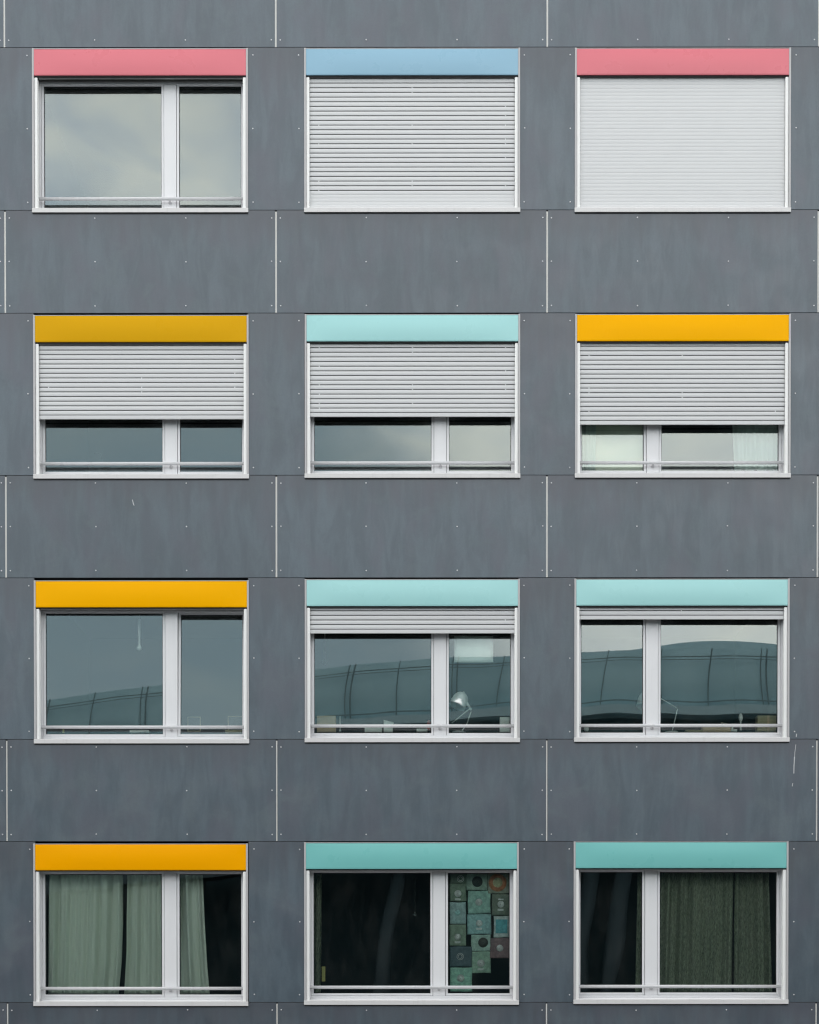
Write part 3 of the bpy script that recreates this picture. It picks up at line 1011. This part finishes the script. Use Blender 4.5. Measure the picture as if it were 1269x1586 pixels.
# ------------------------------------------------------------------ record sleeves taped inside the narrow pane
SL = [
    # x0, y0, x1, y1, sleeve rgb, disc (x, y, r), disc rgb, kind, label
    (697, 1349, 722.5, 1368, (58, 78, 60), (713.5, 1361, 5.5), (90, 120, 100), 'ring', 'dark olive record sleeve in the top corner with a faint green label'),
    (697, 1368.5, 722.3, 1396, (72, 95, 72), (709.5, 1384, 5.5), (190, 220, 195), 'tag', 'olive record sleeve with a bright white ring label and a white tag below'),
    (697, 1397.5, 721.8, 1431, (90, 122, 124), (709.3, 1413.5, 4.2), (60, 100, 125), 'plain', 'grey blue crumpled plastic record sleeve with a blue label'),
    (696.5, 1432, 722, 1465, (82, 104, 80), (709, 1451, 5.0), (170, 175, 125), 'tag', 'olive green record sleeve with a yellowish label and tag'),
    (696.5, 1466, 731, 1497, (34, 62, 74), (713, 1481.5, 5.5), (105, 140, 140), 'ring', 'dark navy record sleeve with a thin ring label'),
    (697.5, 1498.5, 731.5, 1536, (76, 138, 118), (713.8, 1515, 5.8), (135, 205, 180), 'plain', 'mint record sleeve with a pale round label, lowest in the pane'),
    (722.8, 1349, 755, 1379, (84, 112, 96), (739.5, 1365.5, 8.4), (14, 18, 18), 'plain', 'grey green record sleeve at the top with a large black disc showing'),
    (725, 1380, 760, 1415, (78, 128, 116), (742, 1397.3, 5.6), (150, 205, 200), 'plain', 'teal record sleeve with a pale blue label in the middle'),
    (724, 1415.8, 761, 1447, (72, 122, 124), (742.5, 1430, 5.2), (215, 200, 130), 'tag', 'wrinkled blue green record sleeve with a yellow label'),
    (730, 1447.8, 760, 1473, (98, 130, 118), (748.5, 1460, 7.8), (22, 22, 18), 'plain', 'grey green record sleeve below with a black disc showing'),
    (731, 1473.6, 760.3, 1507, (86, 122, 100), (745, 1492, 6.0), (150, 165, 120), 'tag', 'green record sleeve with a torn lower edge and a gold tag'),
    (755.6, 1350, 789.5, 1384, (92, 98, 80), (771, 1367, 14.0), (126, 96, 66), 'halo', 'brownish record sleeve in the top corner with a big orange disc'),
    (762, 1385, 789.5, 1418, (70, 82, 64), (776, 1400.5, 5.3), (145, 180, 150), 'tag', 'dark olive record sleeve with a pale green label between two strips'),
    (765, 1419, 789, 1452, (120, 155, 138), (777, 1436, 0), (20, 74, 80), 'square', 'pale record sleeve framing a dark teal square'),
    (759, 1453, 790, 1484, (92, 56, 62), (774.5, 1468.5, 5.4), (120, 128, 128), 'plain', 'maroon record sleeve with a grey label'),
]
smats = {}


def smat(rgb, k_=3.9):
    if rgb not in smats:
        t = NT('sleeve_print')
        p = t.pos()
        g_ = sum(lin(*rgb)[:3]) / 3
        s_ = 0.5 if k_ < 4 else 0.75
        c = tuple(min(0.95, (x * s_ + g_ * (1 - s_)) * k_ + 0.004) for x in lin(*rgb)[:3]) + (1,)
        n = t.noise(p, 22.0, 6, 0.65, 0.6)
        col = t.mix(t.rng(n, 0.35, 0.7), tuple(x * 0.62 for x in c[:3]) + (1,), c)
        smats[rgb] = t.principled(col, 0.35, 0, 0.5, bump=t.noise(p, 30.0, 5, 0.6, 1.0), bstr=0.5, bdist=0.006)
    return smats[rgb]


for q, (x0, y0, x1, y1, rgb, dc, drgb, kind, label) in enumerate(SL):
    r = random.Random(q + 40)
    d = 0.245 + 0.0025 * (q % 4)
    rot = r.uniform(-0.026, 0.026)
    a, b = at(x0, y0, d), at(x1, y1, d)
    cxx, czz = (a.x + b.x) / 2, (a.z + b.z) / 2
    hx, hz = (b.x - a.x) / 2, (a.z - b.z) / 2
    root = empty('record_sleeve', (cxx, d, czz))
    root.rotation_euler.y = rot
    tag(root, label, 'record sleeve', 'record sleeves taped behind the pane')
    w1, w2 = r.uniform(0, 6), r.uniform(0, 6)
    mb = MB()
    mb.grid(lambda u, v: (cxx + hx * (2 * u - 1) + .002 * math.sin(5 * v + w1), d + 0.0018 * math.sin(5 * u + w1) * math.sin(4 * v + w2), czz + hz * (2 * v - 1) + .002 * math.sin(6 * u + w2)), 14, 14, 0)
    o = mb.build('sleeve', smat(rgb), root, origin=(cxx, d, czz), fix=False)
    o.modifiers.new('thickness', 'SOLIDIFY').thickness = 0.001
    dd = d - 0.0035
    mb = MB()
    if kind == 'square':
        s0, s1 = at(767.8, 1424, dd), at(786, 1445.5, dd)
        mb.box(s0.x, s1.x, dd, dd + .001, s1.z, s0.z)
        mats = [smat(drgb, 9.0)]
    else:
        c0 = at(dc[0], dc[1], dd)
        rr = dc[2] * PX
        if kind == 'ring':
            mb.lathe(c0, (0, 1, 0), [(0, rr * .45), (0, rr * .62), (.001, rr * .62)], 26)
            mb.lathe(c0, (0, 1, 0), [(0, rr * .85), (0, rr), (.001, rr)], 26)
            mats = [smat(drgb, 9.0)]
        elif kind == 'halo':
            mb.lathe(c0, (0, 1, 0), [(0, rr * .55), (0, rr), (.001, rr)], 30)
            mb.lathe(c0, (0, 1, 0), [(-.0003, 0), (-.0003, rr * .55), (.001, rr * .55)], 26, 1)
            mats = [smat((128, 74, 40), 4.5), smat((140, 134, 98), 4.0)]
        else:
            mb.lathe(c0, (0, 1, 0), [(0, 0), (0, rr), (.001, rr)], 26)
            mb.lathe(c0 - Vector((0, .0006, 0)), (0, 1, 0), [(0, 0), (0, rr * .10), (.0006, rr * .10)], 12, 1)
            mats = [smat(drgb, 9.0), M['dkwood']]
            if kind == 'tag':
                tz = -1
                mb.box(c0.x - .034, c0.x + .030, dd, dd + .001, c0.z + tz * (rr + .035), c0.z + tz * (rr + .013))
                if 'two strips' in label:
                    mb.box(c0.x - .030, c0.x + .028, dd, dd + .001, c0.z + rr + .010, c0.z + rr + .024)
    mb.build('label', mats, root, origin=(cxx, d, czz))

# ------------------------------------------------------------------ across the street: what the panes reflect
t = NT('hall_metal_sheet')
p = t.pos()
n_ = t.noise(t.map(p, (0.5, 0.5, 0.18)), 1.0, 4, 0.55)
M['hall'] = t.principled(t.mix(t.rng(n_, 0.3, 0.7), (0.39, 0.58, 0.63, 1), (0.50, 0.71, 0.76, 1)), 0.55, 0, 0.4)
M['hall_seam'] = plain('hall_seam_dark', (0.19, 0.27, 0.29, 1), 0.7)
M['hall_band'] = plain('hall_band_pale', (0.46, 0.62, 0.66, 1), 0.6)
M['hall_dark'] = plain('hall_ground_floor', (0.018, 0.034, 0.040, 1), 0.6, spec=0.1)
M['hall_low'] = plain('hall_lower_wall', (0.24, 0.37, 0.40, 1), 0.6, var=0.2, scale=1.2)
M['hall_col'] = plain('hall_columns', (0.035, 0.058, 0.068, 1), 0.6)
M['asphalt'] = plain('asphalt', (0.05, 0.05, 0.052, 1), 0.9, var=0.2, scale=3, bstr=0.3)
M['paving'] = plain('paving', (0.10, 0.098, 0.095, 1), 0.85, var=0.15, scale=4, bstr=0.2)
M['earth'] = plain('ground_earth', (0.10, 0.10, 0.085, 1), 0.95, var=0.25, scale=0.5)

HY = -30.0
HC = 8.6


def roof_z(x):
    return max(9.9 - 1.25 * ((x - HC) / 18.6) ** 2, 7.6)


def front_y(x):
    return HY - 3.0 * ((x - HC) / 40.0) ** 2


hall = empty('arched_hall', (HC, HY, GROUND))
tag(hall, 'grey arched hall mirrored as a dark curve in the window glass', 'hall')
mb = MB()
xa, xb = HC - 44, HC + 44


def hallwall(u, v):
    x = xa + (xb - xa) * u
    zt = max(roof_z(x), 4.5) if False else roof_z(x)
    lo = zt - 1.9
    z = lo + (zt - lo) * v
    return (x, front_y(x) + 0.5 * math.sin(math.pi * v) * 0.6, z)


mb.grid(hallwall, 88, 8, 0)
mb.build('facade', M['hall'], hall, fix=False)
mb = MB()                                                 # standing seams in pairs and two long cables
k = 0
x = xa + 1
while x < xb - 1:
    for off in ((0, 0.15) if k % 2 else (0.0,)):
        xx = x + off
        z1 = roof_z(xx) - 0.05
        for m in range(8):
            v0, v1 = m / 8, (m + 1) / 8
            za, zc = z1 - 1.55 * (1 - v0), z1 - 1.55 * (1 - v1)
            sl = lambda v_: xx - (0.16 if xx < 6 else 0.03) * (1 - v_) - 0.05 * math.sin(math.pi * v_)
            w_ = 0.022 if off else 0.017
            q_ = [(sl(v0) - w_, za), (sl(v0) + w_, za), (sl(v1) + w_, zc), (sl(v1) - w_, zc)]
            mb.face([(a_, front_y(xx) + 0.36, b_) for a_, b_ in q_])
    x += 1.42
    k += 1
for drop, th in ((0.30, 0.030), (0.37, 0.02), (1.50, 0.04)):
    xx = xa
    while xx < xb:
        za, zc = roof_z(xx) - drop, roof_z(xx + 1) - drop
        mb.face([(xx, front_y(xx) + 0.45, za), (xx + 1, front_y(xx + 1) + 0.45, zc), (xx + 1, front_y(xx + 1) + 0.45, zc + th), (xx, front_y(xx) + 0.45, za + th)])
        xx += 1
mb.build('seams', M['hall_seam'], hall, fix=False)
mb = MB()
for lo, hi, dy in ((-1.86, -1.62, 0.65), (-5.6, -5.25, 1.3)):
    xx = xa
    while xx < xb:
        a0, a1 = roof_z(xx), roof_z(xx + 1)
        y0_, y1_ = front_y(xx) + dy, front_y(xx + 1) + dy
        mb.face([(xx, y0_, a0 + lo), (xx + 1, y1_, a1 + lo), (xx + 1, y1_, a1 + hi), (xx, y0_, a0 + hi)], 0 if dy < 1 else 1)
        mb.face([(xx, y0_, a0 + hi), (xx + 1, y1_, a1 + hi), (xx + 1, y1_ - dy, a1 + hi), (xx, y0_ - dy, a0 + hi)], 0 if dy < 1 else 1)
        mb.face([(xx, y0_, a0 + lo), (xx + 1, y1_, a1 + lo), (xx + 1, y1_ - dy, a1 + lo), (xx, y0_ - dy, a0 + lo)], 0 if dy < 1 else 1)
        xx += 1
mb.build('ledge', [M['hall_band'], M['hall_col']], hall, fix=False)
mb = MB()
mb.grid(lambda u, v: (xa + (xb - xa) * u, front_y(xa + (xb - xa) * u) - 26 * v, roof_z(xa + (xb - xa) * u)), 60, 2, 0)
mb.build('roof', M['hall'], hall, fix=False)
mb = MB()
mb.grid(lambda u, v: (xa + (xb - xa) * u, front_y(xa + (xb - xa) * u) - 1.0, GROUND + (4.3 - GROUND) * v), 40, 3, 0)
mb.grid(lambda u, v: (xa + (xb - xa) * u, front_y(xa + (xb - xa) * u) - 0.7, 4.3 + (roof_z(xa + (xb - xa) * u) - 1.87 - 4.3) * v), 60, 3, 1)
mb.build('ground_floor', [M['hall_dark'], M['hall_low']], hall, fix=False)
mb = MB()
mb.grid(lambda u, v: (9.6 + 7.5 * (2 * u - 1), front_y(9.6) - 5.5 - 3 * v, 9.2 + 2.02 * math.sin(math.pi * u) ** 0.8 * (1 - 0.1 * v)), 40, 3, 0)
mb.grid(lambda u, v: (9.6 + 7.5 * (2 * u - 1), front_y(9.6) - 5.5, 8.6 + (0.6 + 2.02 * math.sin(math.pi * u) ** 0.8) * v), 40, 2, 0)
mb.build('dome', M['hall_band'], hall, fix=False)
for x_, lean in ((-0.75, 0.35), (4.6, 0.4), (5.4, 0.4), (-6.4, .4), (10.4, .3), (15, .3)):
    mb = MB()
    mb.tube((x_ - lean, front_y(x_) + 1.2, GROUND), (x_ + lean, front_y(x_) + 0.6, roof_z(x_) - 5.5), 0.26, 0.20, n=12)
    mb.build('column', M['hall_col'], hall, origin=(x_, front_y(x_), GROUND))

# ground, road, pavements
def sheet(name, x0, x1, y0, y1, z, mat):
    mb = MB()
    mb.grid(lambda u, v: (x0 + (x1 - x0) * u, y0 + (y1 - y0) * v, z), 4, 4, 0, False)
    o = mb.build(name, mat, None, fix=False)
    o['kind'] = 'structure'
    return o


sheet('ground', -900, 900, -900, 900, GROUND - 0.14, M['earth'])
sheet('road', -300, 300, -23, -6, GROUND - 0.136, M['asphalt'])
for y0, y1 in ((-6, 0.02), (-60, -23)):
    mb = MB()
    mb.bbox(-300, 300, y0, y1, GROUND - 0.13, GROUND, 0.02)
    o = mb.build('pavement', M['paving'])
    o['kind'] = 'structure'
